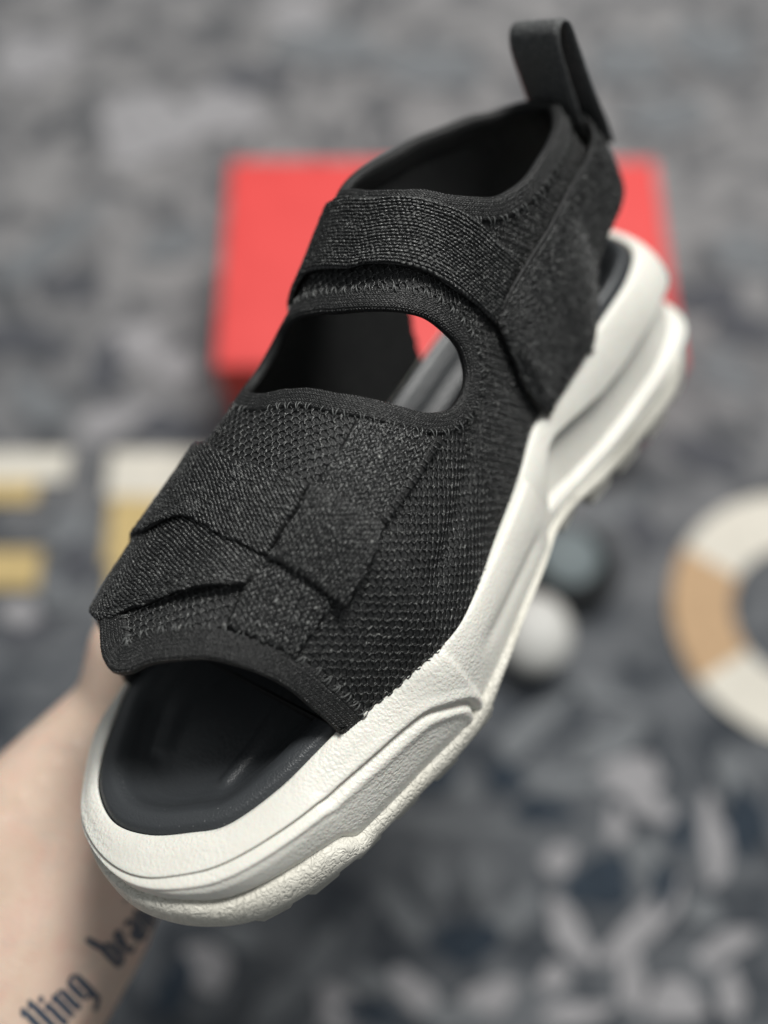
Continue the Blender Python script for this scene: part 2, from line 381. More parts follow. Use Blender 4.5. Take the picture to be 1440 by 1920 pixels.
M_PLT = mat_plain('pile_pale_grey', (.27, .265, .272), .95, .1, .18, 90)
M_PMD = mat_plain('pile_mid_grey', (.150, .158, .166), .95, .1, .18, 90)
M_PWH = mat_plain('pile_cream', (.60, .57, .50), .95, .1, .08, 90)
M_PGD = mat_plain('pile_gold', (.50, .38, .18), .95, .1, .1, 90)
M_PTN = mat_plain('pile_tan', (.44, .30, .18), .95, .1, .1, 90)
M_PDK = mat_plain('pile_slate', (.030, .040, .053), .95, .1, .2, 90)
M_PUP = mat_plain('pile_ash', (.075, .078, .088), .95, .1, .15, 90)
MOT = [(0.1728, 0.1192, 0.0231, 0.0148, 0.332, 'l'), (0.1844, 0.0986, 0.0156, 0.0105, -0.537, 'l'), (0.1187, 0.0638, 0.0108, 0.0102, 0.0, 'l'), (0.1593, 0.0852, 0.0072, 0.012, -0.171, 'l'), (0.1778, 0.0603, 0.0196, 0.0118, -1.105, 'm'), (0.1225, 0.0179, 0.0228, 0.0095, -0.971, 'l'), (0.173, 0.025, 0.0405, 0.0087, 0.749, 'l'), (0.2248, 0.0108, 0.021, 0.0083, 0.385, 'l'), (0.1102, -0.0082, 0.0096, 0.0087, 0.0, 'l'), (0.1601, -0.0091, 0.0098, 0.0183, 0.156, 'l'), (0.2246, 0.0748, 0.0093, 0.0282, -0.084, 'l'), (0.2437, 0.121, 0.01, 0.021, 0.248, 'm'), (0.0358, 0.0542, 0.0093, 0.0188, -0.132, 'm'), (0.0662, 0.0542, 0.0093, 0.0186, 0.131, 'm'), (0.013, 0.0303, 0.0222, 0.0088, -0.753, 'm'), (0.0853, 0.0293, 0.0233, 0.0086, 0.726, 'm'), (0.0205, -0.0175, 0.0185, 0.0095, -0.484, 'l'), (0.0691, -0.0194, 0.0191, 0.0093, 0.471, 'l'), (0.0456, 0.087, 0.0418, 0.007, -0.067, 'm'), (0.1205, 0.1152, 0.0352, 0.0079, 0.0, 'm'), (0.0572, 0.1079, 0.0096, 0.0093, 0.0, 'm'), (0.1878, -0.0225, 0.0169, 0.0134, -0.329, 'l'), (0.1241, -0.0292, 0.0213, 0.0072, 0.155, 'l'), (0.2231, -0.0185, 0.0075, 0.0159, 0.0, 'l'), (0.211, 0.0309, 0.0138, 0.008, -0.166, 'm'), (0.0441, -0.0307, 0.0204, 0.0073, 0.0, 'm'), (-0.0272, -0.0277, 0.0168, 0.0122, -0.314, 'l'), (-0.114, -0.0029, 0.0178, 0.012, -1.132, 'l'), (-0.0682, -0.0231, 0.0197, 0.0096, 0.489, 'm'), (-0.0908, 0.0147, 0.014, 0.0083, -0.318, 'm'), (-0.0417, 0.0051, 0.0198, 0.0088, 0.844, 'm'), (-0.0069, -0.0107, 0.0124, 0.0081, 0.0, 'm'), (0.1463, 0.0492, 0.0181, 0.0208, -0.798, 'd'), (0.0558, 0.0131, 0.0209, 0.014, 0.0, 'd'), (0.0854, 0.1173, 0.0126, 0.0108, 0.0, 'd'), (0.0335, 0.121, 0.0149, 0.0123, 0.0, 'd'), (0.11, 0.0958, 0.0183, 0.0092, 0.0, 'd'), (0.1871, 0.0475, 0.0093, 0.0133, 0.0, 'd'), (0.2037, 0.0817, 0.0078, 0.0155, -0.171, 'd'), (0.2483, 0.0887, 0.0131, 0.0243, 0.0, 'd'), (-0.1339, -0.0138, 0.0104, 0.0182, -0.31, 'd'), (-0.0068, -0.0292, 0.0204, 0.0067, 0.0, 'd'), (0.1062, 0.1545, 0.0316, 0.011, 0.674, 'm'), (0.162, 0.1432, 0.0276, 0.0122, 0.499, 'm'), (0.1575, 0.1776, 0.0223, 0.0088, -0.364, 'm'), (0.1788, 0.3251, 0.0313, 0.0144, 0.539, 'm'), (0.2014, 0.3026, 0.02, 0.0117, -0.788, 'd'), (0.2827, 0.4463, 0.0256, 0.021, -0.423, 'm'), (0.2792, 0.521, 0.0297, 0.0183, 0.394, 'd'), (0.3065, 0.4883, 0.0263, 0.0185, -0.213, 'd'), (0.2591, 0.3671, 0.0286, 0.0166, -0.407, 'd'), (0.3178, 0.5661, 0.0319, 0.0233, -0.221, 'm'), (-0.2146, 0.7138, 0.0472, 0.0456, 0.233, 'l'), (-0.1508, 0.7304, 0.0374, 0.0338, -0.438, 'l'), (-0.3367, 0.8025, 0.0466, 0.028, 0.0, 'l'), (-0.2152, 0.4776, 0.0271, 0.0137, 0.634, 'l'), (-0.2035, 0.4724, 0.0201, 0.0209, 0.0, 'l'), (-0.2715, 0.5321, 0.0332, 0.0108, -0.206, 'd'), (-0.3005, 0.4776, 0.0423, 0.014, -0.294, 'd'), (-0.2303, 0.4514, 0.0151, 0.0256, 0.0, 'd'), (-0.1727, 0.4514, 0.0191, 0.0142, -0.568, 'l'), (-0.1832, 0.5777, 0.0291, 0.0192, 0.651, 'm'), (-0.2913, 0.5777, 0.0583, 0.0171, 0.776, 'm'), (-0.216, 0.401, 0.0298, 0.014, 0.41, 'l'), (-0.1634, 0.3912, 0.0262, 0.0114, -0.194, 'd'), (-0.2785, 0.4158, 0.0334, 0.0135, -0.546, 'm'), (-0.1814, 0.401, 0.0173, 0.0088, 0.0, 'd'), (-0.2384, 0.3026, 0.0205, 0.0177, 0.0, 'm'), (-0.2404, 0.2548, 0.021, 0.0136, -0.352, 'm'), (-0.2604, 0.2256, 0.0228, 0.0111, 0.381, 'd'), (-0.231, 0.2762, 0.0138, 0.0214, 0.0, 'd'), (-0.27, 0.238, 0.0159, 0.0099, 0.0, 'l'), (0.2376, 0.7955, 0.0413, 0.0278, 0.0, 'm'), (0.323, 0.8168, 0.0459, 0.026, -0.245, 'm'), (-0.0521, 0.8168, 0.0573, 0.0283, 0.0, 'm'), (0.0515, 0.7884, 0.0465, 0.0302, -0.236, 'm'), (-0.0849, 0.8605, 0.0318, 0.0221, 0.0, 'l'), (0.266, 0.7271, 0.047, 0.0216, 0.224, 'm'), (-0.1229, 0.7745, 0.0358, 0.0165, 0.0, 'd')]
for mi, (cx, cy, rx, ry, ang, key) in enumerate(MOT):
    pts = disc_outline(28, rx, ry, .25)
    aa = np.linspace(0, 2*PI, 28, endpoint=False)
    pts = pts*(1+.12*np.sin(2*aa+rng.uniform(0, 6))+.10*np.sin(3*aa+rng.uniform(0, 6))+.07*np.sin(5*aa+rng.uniform(0, 6)))[:, None]
    c, s = math.cos(ang), math.sin(ang)
    pts = [(cx+c*x-s*y, cy+s*x+c*y) for x, y in pts]
    flat_piece('leaf_motif', pts, -.001, .0018+mi*.000025, {'l': M_PLT, 'm': M_PMD, 'd': M_PDK if cy < .22 else M_PUP, 'w': M_PWH, 'g': M_PGD}[key], carpet)

def ring_piece(name, c, r0, r1, a0, a1, mat, sy=1.0, h=.0038):
    n = 24; A = np.linspace(a0, a1, n)
    pts = [(c[0]+r1*math.cos(a), c[1]+sy*r1*math.sin(a)) for a in A] + [(c[0]+r0*math.cos(a), c[1]+sy*r0*math.sin(a)) for a in A[::-1]]
    n2 = len(pts); V = [(x, y, .0006) for x, y in pts] + [(x, y, h) for x, y in pts]
    Fc = [(n2+i, n2+i+1, n2+n2-2-i, n2+n2-1-i) for i in range(n-1)] + [(i, (i+1) % n2, n2+(i+1) % n2, n2+i) for i in range(n2)]
    return obj(name, mesh(name, V, Fc, smooth=False), mat, carpet)
RC = (0.311, 0.236)
for a0, a1, m_ in ((-213, -149, M_PTN), (-149, -50, M_PWH), (-50, 20, M_PTN), (20, 147, M_PWH)):
    ring_piece('ring_motif', RC, .053, .098, math.radians(a0+.0), math.radians(a1), m_)
for (x0, x1, y0, y1, k) in [(-0.3553, -0.2496, 0.3459, 0.3718, 'w'), (-0.3513, -0.2719, 0.3274, 0.3459, 'g'), (-0.2171, -0.1265, 0.332, 0.3718, 'w'), (-0.2118, -0.1234, 0.2762, 0.332, 'g'), (-0.2055, -0.1556, 0.2174, 0.2762, 'g'), (-0.3397, -0.2608, 0.2569, 0.2871, 'g')]:
    flat_piece('bar_motif', [(x0, y0), (x1, y0), (x1, y1), (x0, y1)], -.001, .0050+.0002*(k == 'g'), {'w': M_PWH, 'g': M_PGD, 'm': M_PMD}[k], carpet)

# ------------------------------------------------------------------ red shoe box
def rbox(name, c, d, r, mat, parent, rz=0):
    bm = bmesh.new(); bmesh.ops.create_cube(bm, size=1.0)
    bmesh.ops.scale(bm, vec=d, verts=bm.verts)
    bmesh.ops.bevel(bm, geom=bm.edges[:], offset=r, segments=2, profile=.6, affect='EDGES')
    bmesh.ops.translate(bm, vec=c, verts=bm.verts)
    me = bpy.data.meshes.new(name); bm.to_mesh(me); bm.free()
    return obj(name, me, mat, parent)
t = NT('red_card'); tc = t.n('ShaderNodeTexCoord'); a = t.n('ShaderNodeTexNoise', Scale=40.0, Detail=3.0); t.l(tc.outputs['Object'], a.inputs['Vector'])
M_RED = t.fin(t.ramp(a.outputs['Fac'], [(.3, (.57, .046, .043)), (.7, (.63, .056, .052))]), .5, .3)
box = empty('shoe_box', (.045, .47, 0))
tag(box, 'closed red cardboard shoe box lying on the carpet behind the sandal', 'box')
rbox('box_body', (0, 0, .0535), (.318, .178, .105), .002, M_RED, box)
rbox('lid', (0, 0, .103), (.326, .186, .034), .003, M_RED, box)

# two small things half hidden behind the sole
def lathe(name, prof, mat, parent=None, n=32, loc=(0, 0, 0), sx=1, sy=1):
    V = []; A = np.linspace(0, 2*PI, n, endpoint=False)
    P = np.array([[(r*math.cos(a)*sx, r*math.sin(a)*sy, z) for r, z in prof] for a in A])
    Fc = [tuple(f) for f in grid_faces(n, len(prof), closed_u=True)]
    o = obj(name, mesh(name, P.reshape(-1, 3), Fc), mat, parent); o.location = loc
    return o
prof = [(.0005, .0)] + [(.027*math.cos(a), .023+.023*math.sin(a)) for a in np.linspace(-PI/2+.25, PI/2-.03, 16)] + [(.0002, .046)]
o = lathe('white_ball', prof, mat_plain('white_plastic', (.52, .515, .49), .45, .4, .05), None, 36, (.107, .214, .003), 1.0, 1.1)
tag(o, 'small white rounded object on the carpet, half hidden behind the sole', 'ball')
cp = empty('black_cap', (.142, .268, .003)); tag(cp, 'small black cap with pale grey top beside the white rounded object', 'cap')
lathe('cap_body', [(.0002, 0), (.031, 0), (.032, .002), (.032, .012), (.0305, .014), (.0002, .014)], mat_plain('black_plastic', (.006, .007, .008), .5, .3), cp)
lathe('cap_top', [(.0002, .0141), (.0225, .0141), (.023, .0155), (.0215, .017), (.0002, .0175)], mat_plain('grey_teal_disc', (.14, .168, .175), .6, .3, .05), cp, 32, (-.004, .008, 0))

# ------------------------------------------------------------------ the sandal: frame (x lateral, y toe to heel, z up)
sandal = empty('sandal')
sandal.matrix_world = Matrix(((0.74712, 0.58427, -0.31691, -0.0845), (-0.47501, 0.80284, 0.3603, 0.01763), (0.46494, -0.11865, 0.87736, 0.40504), (0, 0, 0, 1)))
tag(sandal, 'black knit and mesh strap sandal with chunky white sole held in the air', 'sandal')

# --- sole shape -----------------------------------------------------
KI = np.array([(-14,19.5,-1),(0,22.5,-1.2),(12,30,-1.6),(21,38,-2),(28,54,-1.3),(32,71,0),(36.5,93,1.5),(45,108,3),(49,121,4),(47.5,135,5),(41.6,158,7),(35.5,183,9.5),(29.5,204,13),(30,224,17),(29.5,254,20),(28,278,22),(20,295,23.5),(0,301,24),(-20,293,23.5),(-29,275,22),(-31.5,250,19.5),(-31.5,225,17),(-32,200,12.5),(-35,175,8.5),(-41,145,6),(-48,115,4),(-52,88,1),(-51,60,-.6),(-46,46,-1.6),(-38,33,-1.7),(-28,24,-1.2)], float)
KO = np.array([(-13,9.5),(4,9),(20,15),(33,28),(42,50),(47.5,77),(51.5,100),(53.5,112),(53.5,122),(51.5,136),(45.5,160),(40,185),(36.5,205),(36.5,226),(37.5,256),(37.5,284),(29,307),(0,319),(-28,306),(-36.5,281),(-38,252),(-37,226),(-38,200),(-42,175),(-49,145),(-55,115),(-58.5,88),(-58,60),(-55,42),(-43.5,27),(-29.5,15)], float)
ZB = pchip([0,8,30,60,95,112,130,153,182,205,225,250,275,300,320],[-27,-28,-33,-36,-36,-33,-26.5,-21.5,-20,-26,-33,-37.5,-38.5,-35.5,-28])
ZM = pchip([6,13,21,32,42,56,61,80,100,112,130,153,182,205,225,250,275,300,320],[-9,-10,-14,-15.7,-17.5,-21,-26.5,-27,-26,-24,-20.5,-18.5,-17.5,-21,-25,-29,-29.5,-27,-22])
NU = 900
I_ = spline_closed(KI, 6000); O_ = spline_closed(KO, 6000)
s_ = np.r_[0, np.cumsum(np.linalg.norm(np.diff(np.vstack([O_, O_[:1]]), axis=0), axis=1))]
q_ = np.interp(np.arange(NU)/NU*s_[-1], s_, np.arange(6001))
RI = np.stack([np.interp(q_, np.arange(6001), np.r_[I_[:, k], I_[:1, k]]) for k in range(3)], 1)
RO = np.stack([np.interp(q_, np.arange(6001), np.r_[O_[:, k], O_[:1, k]]) for k in range(2)], 1)
tg = np.roll(RO, -4, 0)-np.roll(RO, 4, 0); tg /= np.linalg.norm(tg, axis=1, keepdims=True)
NO = np.stack([tg[:, 1], -tg[:, 0]], 1)
NTW = 150
tw = np.linspace(0, 1, NTW)
fa = pchip([0,.06,.15,.3,.45,.6,.8,1.],[0,.11,.31,.65,.89,.985,1.,.94])
fd = pchip([0,.05,.12,.3,.45,.6,.8,1.],[0,-.045,-.035,.10,.29,.52,.79,1.])
zm_u = ZM(RO[:, 1])
P = np.empty((NU, NTW, 3))
P[..., :2] = RI[:, None, :2]*(1-fa(tw))[None, :, None]+RO[:, None, :]*fa(tw)[None, :, None]
P[..., 2] = RI[:, None, 2]-(RI[:, 2]-zm_u)[:, None]*fd(tw)[None, :]
wallw = sstep(.04, .22, tw)[None, :]
D = np.zeros((NU, NTW))
gk = np.array([(-.10,.44),(-.06,.44),(-.03,.435),(0,.425),(.0278,.395),(.0433,.355),(.058,.33),(.073,.318),(.088,.33),(.1067,.355),(.1267,.37),(.144,.396),(.162,.424),(.174,.45),(.181,.52),(.187,.61),(.191,.70),(.1935,.82),(.194,1.05)])
gl = spline_open(np.c_[gk[:, 0]*725, (gk[:, 1]+.025)*38, np.zeros(len(gk))], 120)
UU = np.arange(NU)/NU; UU = np.where(UU > .6, UU-1, UU)
W2 = np.stack(np.broadcast_arrays(UU[:, None]*725, tw[None, :]*38, 0*tw[None, :]), -1)
dg = dist_poly(W2, gl)
D -= 1.9*np.exp(-(dg/1.05)**2)
# lower panel stands a touch proud of the groove, upper lip rolls into it
D += .8*np.exp(-((dg-2.6)/1.8)**2)*wallw
X, Y, Z = P[..., 0], P[..., 1], P[..., 2]
lat = sstep(5, 20, X)+sstep(5, 20, -X)
# toe piece overlaps the waist panel, waist panel overlaps the heel piece
seamD = 114.6+.05*(2-Z)+.012*(np.clip(-Z, 0, 30))**1.5
D += 1.3*sstep(seamD+.6, seamD-.8, Y)*sstep(85, 108, Y)*wallw*lat
seamE = 183.2+np.clip((-Z-8)/10, 0, 1)*-3.0
D += 2.1*sstep(seamE+.6, seamE-.9, Y)*sstep(120, 172, Y)*wallw*lat
D -= .9*np.exp(-((Z-(-8-.02*(Y-120)))/3.2)**2)*sstep(122, 136, Y)*sstep(181, 168, Y)*lat
# heel scoop and ridge
sc_poly = [(189.5,-11.6),(192,-5),(197.7,3.4),(203,6.4),(208,7.3),(218,6.1),(238,2.5),(256,3),(272,5.8),(285,7.6),(300,8),(345,8),(345,-12.5),(303,-12.5),(288,-16),(272.6,-18.2),(254,-20),(232,-20.4),(212,-18.6),(200,-15)]
sd = poly_sd(Y, Z, sc_poly)
D -= (5.0-1.8*np.clip((2-Z)/20, 0, 1))*sstep(-.2, 1.7, sd)
zr_line = pchip([180,186,210,230,253,273,288,302,330],[-13,-14.4,-20.6,-23.2,-23.2,-21.6,-19,-16.6,-16])
D += (.9+1.6*sstep(272, 300, Y))*np.exp(-((Z-zr_line(Y))/1.6)**2)*sstep(186, 200, Y)
D -= 1.7*sstep(0, 1, (zr_line(Y)-2.6-Z)/2.0)*sstep(190, 205, Y)
P[..., :2] += NO[:, None, :]*D[..., None]
P[..., 2] += -.0*D
MS = P.copy()
V = P.reshape(-1, 3)*.001
fcs = grid_faces(NU, NTW, closed_u=True)
midsole = obj('midsole', mesh('midsole', V, fcs), M_FOAM, sandal)
tag(midsole, 'white grained foam midsole with grooved toe and scooped heel')

# --- outsole --------------------------------------------------------
zb_u = ZB(RO[:, 1]); y_u = RO[:, 1]
toe_blk = sstep(66, 56, y_u)
Ds = D[:, -1].copy()
for _ in range(3): Ds = np.mean([np.roll(Ds, k) for k in range(-9, 10)], axis=0)
base = RI[:, :2]*(1-.94)+RO*.94+NO*Ds[:, None]
rows = []
def orow(dx, z):
    r = np.empty((NU, 3)); r[:, :2] = base+NO*np.asarray(dx)[:, None]; r[:, 2] = z; return r
one = np.ones(NU)
hgt = zm_u-zb_u
rows.append(orow(-2.5*one, zm_u+.2))
rows.append(orow(.2+1.0*toe_blk, zm_u-.5))
rows.append(orow(1.1+1.5*toe_blk, zm_u-1.0))
rows.append(orow(1.7+1.9*toe_blk, zm_u-.22*hgt))
rows.append(orow(1.9+2.1*toe_blk, zm_u-.45*hgt))
rows.append(orow(1.5+1.4*toe_blk, zm_u-.68*hgt))
rows.append(orow(.4-.6*toe_blk, zm_u-.86*hgt))
rows.append(orow(-1.8-1.6*toe_blk, zm_u-.97*hgt))
rows.append(orow(-4.5-1.5*toe_blk, zb_u+.0))
sp = np.stack([np.interp(y_u, [40, 90, 180, 270, 320], [-8, -3, 0, 0, 0]), np.clip(y_u, 55, 270)], 1)
for f in (.3, .6, .9):
    r = np.empty((NU, 3)); b0 = rows[8]
    r[:, :2] = b0[:, :2]*(1-f)+sp*f; r[:, 2] = ZB(r[:, 1]); rows.append(r)
OP = np.stack(rows, 1)
# dense resample across the side wall for the rough silhouette
Vr = OP.reshape(-1, 3).copy()
outsole = obj('outsole', mesh('outsole', Vr*.001, grid_faces(NU, len(rows), closed_u=True)), M_RUB, sandal)
tag(outsole, 'cream textured rubber outsole')
# tread lugs round the edge
def lug_mesh():
    bm = bmesh.new(); bmesh.ops.create_cube(bm, size=1.0)
    for v in bm.verts:
        if v.co.z < 0: v.co.x *= .78; v.co.y *= .8
    bmesh.ops.bevel(bm, geom=bm.edges[:], offset=.07, segments=1, affect='EDGES')
    me = bpy.data.meshes.new('tread_lug'); bm.to_mesh(me); bm.free(); me.materials.append(M_RUB); return me
LUG = lug_mesh()
heel_i = [i for i in range(NU) if y_u[i] > 196]; fore_i = [i for i in range(NU) if y_u[i] < 140]
for i in fore_i[::22]+heel_i[6::28]:
    y = y_u[i]
    if 140 < y < 196: continue
    z = zb_u[i]; c = base[i]-NO[i]*(5.2 if y < 150 else 4.6)
    o = bpy.data.objects.new('tread_lug', LUG); COL.objects.link(o); o.parent = outsole
    ang = math.atan2(tg[i, 1], tg[i, 0])
    o.location = (c[0]*.001, c[1]*.001, (z-.3)*.001); o.rotation_euler = (0, 0, ang)
    o.scale = (.0135, .0105, .0042) if y < 150 else (.0180, .0115, .0078)

# --- footbed --------------------------------------------------------
spn = np.stack([np.interp(RI[:, 1], [20, 90, 180, 300], [-9, -4, 0, 0]), np.clip(RI[:, 1], 62, 262)], 1)
dr = np.linalg.norm(spn-RI[:, :2], axis=1)
dl = np.r_[np.linspace(-1.2, 16, 44), np.linspace(17, 60, 26)]
FB = np.empty((NU, len(dl), 3))
for j, d in enumerate(dl):
    f = np.clip(d/dr, -.2, 1)
    f = np.where(d > 16, np.clip(16/dr, 0, .9)+(1-np.clip(16/dr, 0, .9))*(d-16)/44, np.minimum(f, .9))
    FB[:, j, :2] = RI[:, :2]*(1-f)[:, None]+spn*f[:, None]
hp = pchip([-2, 0, 2.5, 5.5, 9, 12.5, 16, 22, 60], [-3.0, -.6, 1.6, 2.0, .6, -3.2, -5.4, -6.3, -7.0])
FB[..., 2] = RI[:, None, 2]+hp(dl)[None, :]+3.6*sstep(150, 205, RI[:, 1])[:, None]*np.exp(-((dl-3.5)/4.0)**2)[None, :]
zbed = pchip([0, 60, 120, 190, 230, 300], [-8, -9, -6.5, 0, 6, 11])(FB[..., 1])
wmid = sstep(13, 30, dl)[None, :]
FB[..., 2] = FB[..., 2]*(1-wmid)+zbed*wmid
ridge = spline_open([(4, 50, -6), (4, 62, -6), (2, 78, -6), (-4, 95, -6)], 30)
dxy = dist_poly(FB*np.array([1, 1, 0]), ridge*np.array([1, 1, 0]))
FB[..., 2] += 1.5*np.exp(-(dxy/2.6)**2)
ridge2 = spline_open([(-26, 48, 0), (-32, 62, 0), (-34, 80, 0)], 30)
FB[..., 2] += 1.0*np.exp(-(dist_poly(FB*np.array([1, 1, 0]), ridge2)/3.5)**2)
footbed = obj('footbed', mesh('footbed', FB.reshape(-1, 3)*.001, grid_faces(NU, len(dl), closed_u=True)), M_BED, sandal)
tag(footbed, 'smooth black moulded footbed with raised rim')

# --- upper: one last-shaped surface that carries every strap --------------
XL = pchip([40,55,80,100,118,135,160,185,205,225,255,278,300],[28,31,37,44,49.5,48,41.5,35.5,30.5,31,31,30.5,28])
XM = pchip([40,60,88,115,145,175,200,225,250,275,300],[-46,-52,-54,-51,-44.5,-38,-34,-33,-33,-32,-30])
ZR = pchip([0,40,100,190,230,300],[-1,-2,2,10,18,24])
HT = pchip([40,60,80,100,120,140,160,180,200,220,240,260,300],[38.5,44,50,56.5,64.5,71,79,89,102,113,119,123,123])
NN = pchip([40,100,160,200,240,300],[2.45,2.5,2.7,3.2,3.2,3.2])
LEAN = pchip([40,160,220,300],[0.0,0.0,0.05,0.2])
PK = pchip([40,100,160,300],[-9,-10,-8,0])
def y2s(y): return y if y < 235 else 235+71*math.asin(min(1, (y-235)/71))
def S(sg, th):
    sg, th = np.broadcast_arrays(np.asarray(sg, float), np.asarray(th, float))
    b = np.clip((sg-235)/71, 0, PI/2)
    y = np.where(sg > 235, 235+71*np.sin(b), sg); k = np.where(sg > 235, np.cos(b), 1)
    zr = ZR(y)-3; h = HT(y)-zr; a = th*PI/2
    xl, xm = XL(y), XM(y); xc = (xl+xm)/2*np.minimum(1, k*1.0+.0*k); w = (xl-xm)/2*k
    n = NN(y); c = np.abs(np.cos(a)); s = np.sin(a)
    x = np.sign(s)*np.abs(s)**(2/n); z = c**(2/n)
    x = x*(1-LEAN(y)*z)
    zz = zr+h*z
    y = np.where(sg > 235, 235+(71-17.5*sstep(48, 96, zz))*np.sin(b), y)
    return np.stack([xc+w*x+PK(y)*z*k, y, zz], -1)
def SN(sg, th):
    sg, th = np.broadcast_arrays(np.asarray(sg, float), np.asarray(th, float))
    sg = np.clip(sg, 41, 344); th = np.where(np.abs(th) < .012, .012, th)
    a = S(sg+.5, th)-S(sg-.5, th); b = S(sg, th+.006)-S(sg, th-.006)
    n = np.cross(b, a); n /= np.linalg.norm(n, axis=-1, keepdims=True)+1e-12
    return n
if SN(np.array(100.), np.array(.2))[2] < 0:
    _SN = SN; SN = lambda a, b: -_SN(a, b)
def SP(sg, th, off): return S(sg, th)+SN(sg, th)*np.asarray(off, float)[..., None]

TOE = [(58,-1.0),(62,-.8),(65,-.5),(64,-.25),(58.5,-.12),(53,-.04),(49.5,.03),(51.5,.107),(56.5,.173),(61.5,.268),(67,.385),(71,.515),(73.5,.61),(75.5,.715),(76.5,.833),(77.5,.923),(78,1.0)]
HOLE = [(140.5,-.062),(144.5,.038),(147,.19),(151.5,.353),(154.5,.445),(157.5,.52),(162,.6),(168.5,.673),(176,.713),(182,.713),(185,.675),(185.5,.625),(184,.535),(182,.44),(178.5,.323),(174.5,.188),(170.5,.028),(168.5,-.057),(167,-.19),(164,-.31),(157,-.37),(149,-.36),(142.5,-.27),(140,-.16)]
CL = [(203.5,.0),(205,.12),(207.5,.22),(212,.37),(218.5,.485),(226,.568),(235.5,.612),(245,.635),(256,.645),(280,.65),(310,.655),(346.4,.66)]
CM = [(203.5,-.04),(204.5,-.15),(207,-.25),(218,-.38),(234.5,-.50),(y2s(251.5),-.565),(y2s(268),-.6),(y2s(283.5),-.62),(y2s(294.6),-.645),(346.4,-.66)]
_hl = pchip([240, 250, 254.5, 265, 278, 300, 346], [1.0, .988, .953, .93, .92, .92, .915])
_hm = pchip([212, 221, 225, 238, 250, 265, 346], [1.0, .99, .935, .92, .94, .95, .93])
def heel_low(sg): return _hl(sg)
def heel_low_m(sg): return _hm(sg)

toe_f = pchip([q[1] for q in TOE], [q[0] for q in TOE])
SG, TH = np.meshgrid(np.r_[np.linspace(44, 235, 192), np.linspace(236, 346.4, 112)], np.linspace(-1, 1, 181), indexing='ij')
def fabric_mask(sg, th):
    m = sg > toe_f(th)+2.0
    m &= ~in_poly(sg, th, [(q[0], q[1]) for q in HOLE_BIG])
    m &= ~in_poly(sg, th, COLLAR_BIG)
    m &= ~((th > heel_low(sg)-.012) & (sg > 250))
    m &= ~((-th > heel_low_m(sg)-.012) & (sg > 221))
    return m
hc = np.array(HOLE); hc0 = hc.mean(0); HOLE_BIG = [tuple(hc0+(q-hc0)*np.array([1.10, 1.04])) for q in hc]
COLLAR_BIG = [(q[0]-1.5, q[1]) for q in CL[:3]]+[(q[0], q[1]+.018) for q in CL[3:]]+[(347, .68), (347, -.68)]+[(q[0], q[1]-.018) for q in CM[::-1][:-3]]+[(q[0]-1.5, q[1]) for q in CM[::-1][-3:]]
def dent(sg, th):
    """soft fold down the outer side where vamp and quarter meet"""
    c = np.interp(sg, [120, 126, 140, 158, 174, 186], [.87, .848, .83, .825, .81, .80])
    return -1.8*np.exp(-((th-c)/.035)**2)*sstep(118, 135, sg)*sstep(196, 176, sg)
mid_s = (SG[:-1, :-1]+SG[1:, 1:])/2; mid_t = (TH[:-1, :-1]+TH[1:, 1:])/2
FM = fabric_mask(mid_s, mid_t)
out = SP(SG, TH, dent(SG, TH)); inn = SP(SG, TH, dent(SG, TH)-1.7)
# uv in mm: along the last and round it
girth = np.cumsum(np.r_[np.zeros((1, SG.shape[0])), np.linalg.norm(np.diff(out, axis=1), axis=-1).T], axis=0).T
girth = girth-girth[:, 90:91]
UVU = np.stack([SG, girth], -1)
n = SG.size; nu, nv = SG.shape
Fo = grid_faces(nu, nv, mask=FM); Fi = grid_faces(nu, nv, mask=FM, off=n)[:, ::-1]
# side walls along the mask boundary
from collections import Counter
ed = {}
for f in Fo:
    for a, b in zip(f, np.roll(f, -1)):
        key = (min(a, b), max(a, b)); ed[key] = (a, b) if key not in ed else None
Fs = np.array([(a, a+n, b+n, b) for v in ed.values() if v for a, b in (v,)])
used = np.unique(np.r_[Fo.ravel(), Fi.ravel()]); remap = np.full(2*n, -1); remap[used] = np.arange(len(used))
V = np.vstack([out.reshape(-1, 3), inn.reshape(-1, 3)])[used]*.001
UVs = np.vstack([UVU.reshape(-1, 2)]*2)[used]
upper = obj('mesh_upper', mesh('mesh_upper', V, remap[np.vstack([Fo, Fi, Fs])], UVs, fix=False), M_LIN, sandal)
tag(upper, 'black open mesh upper')

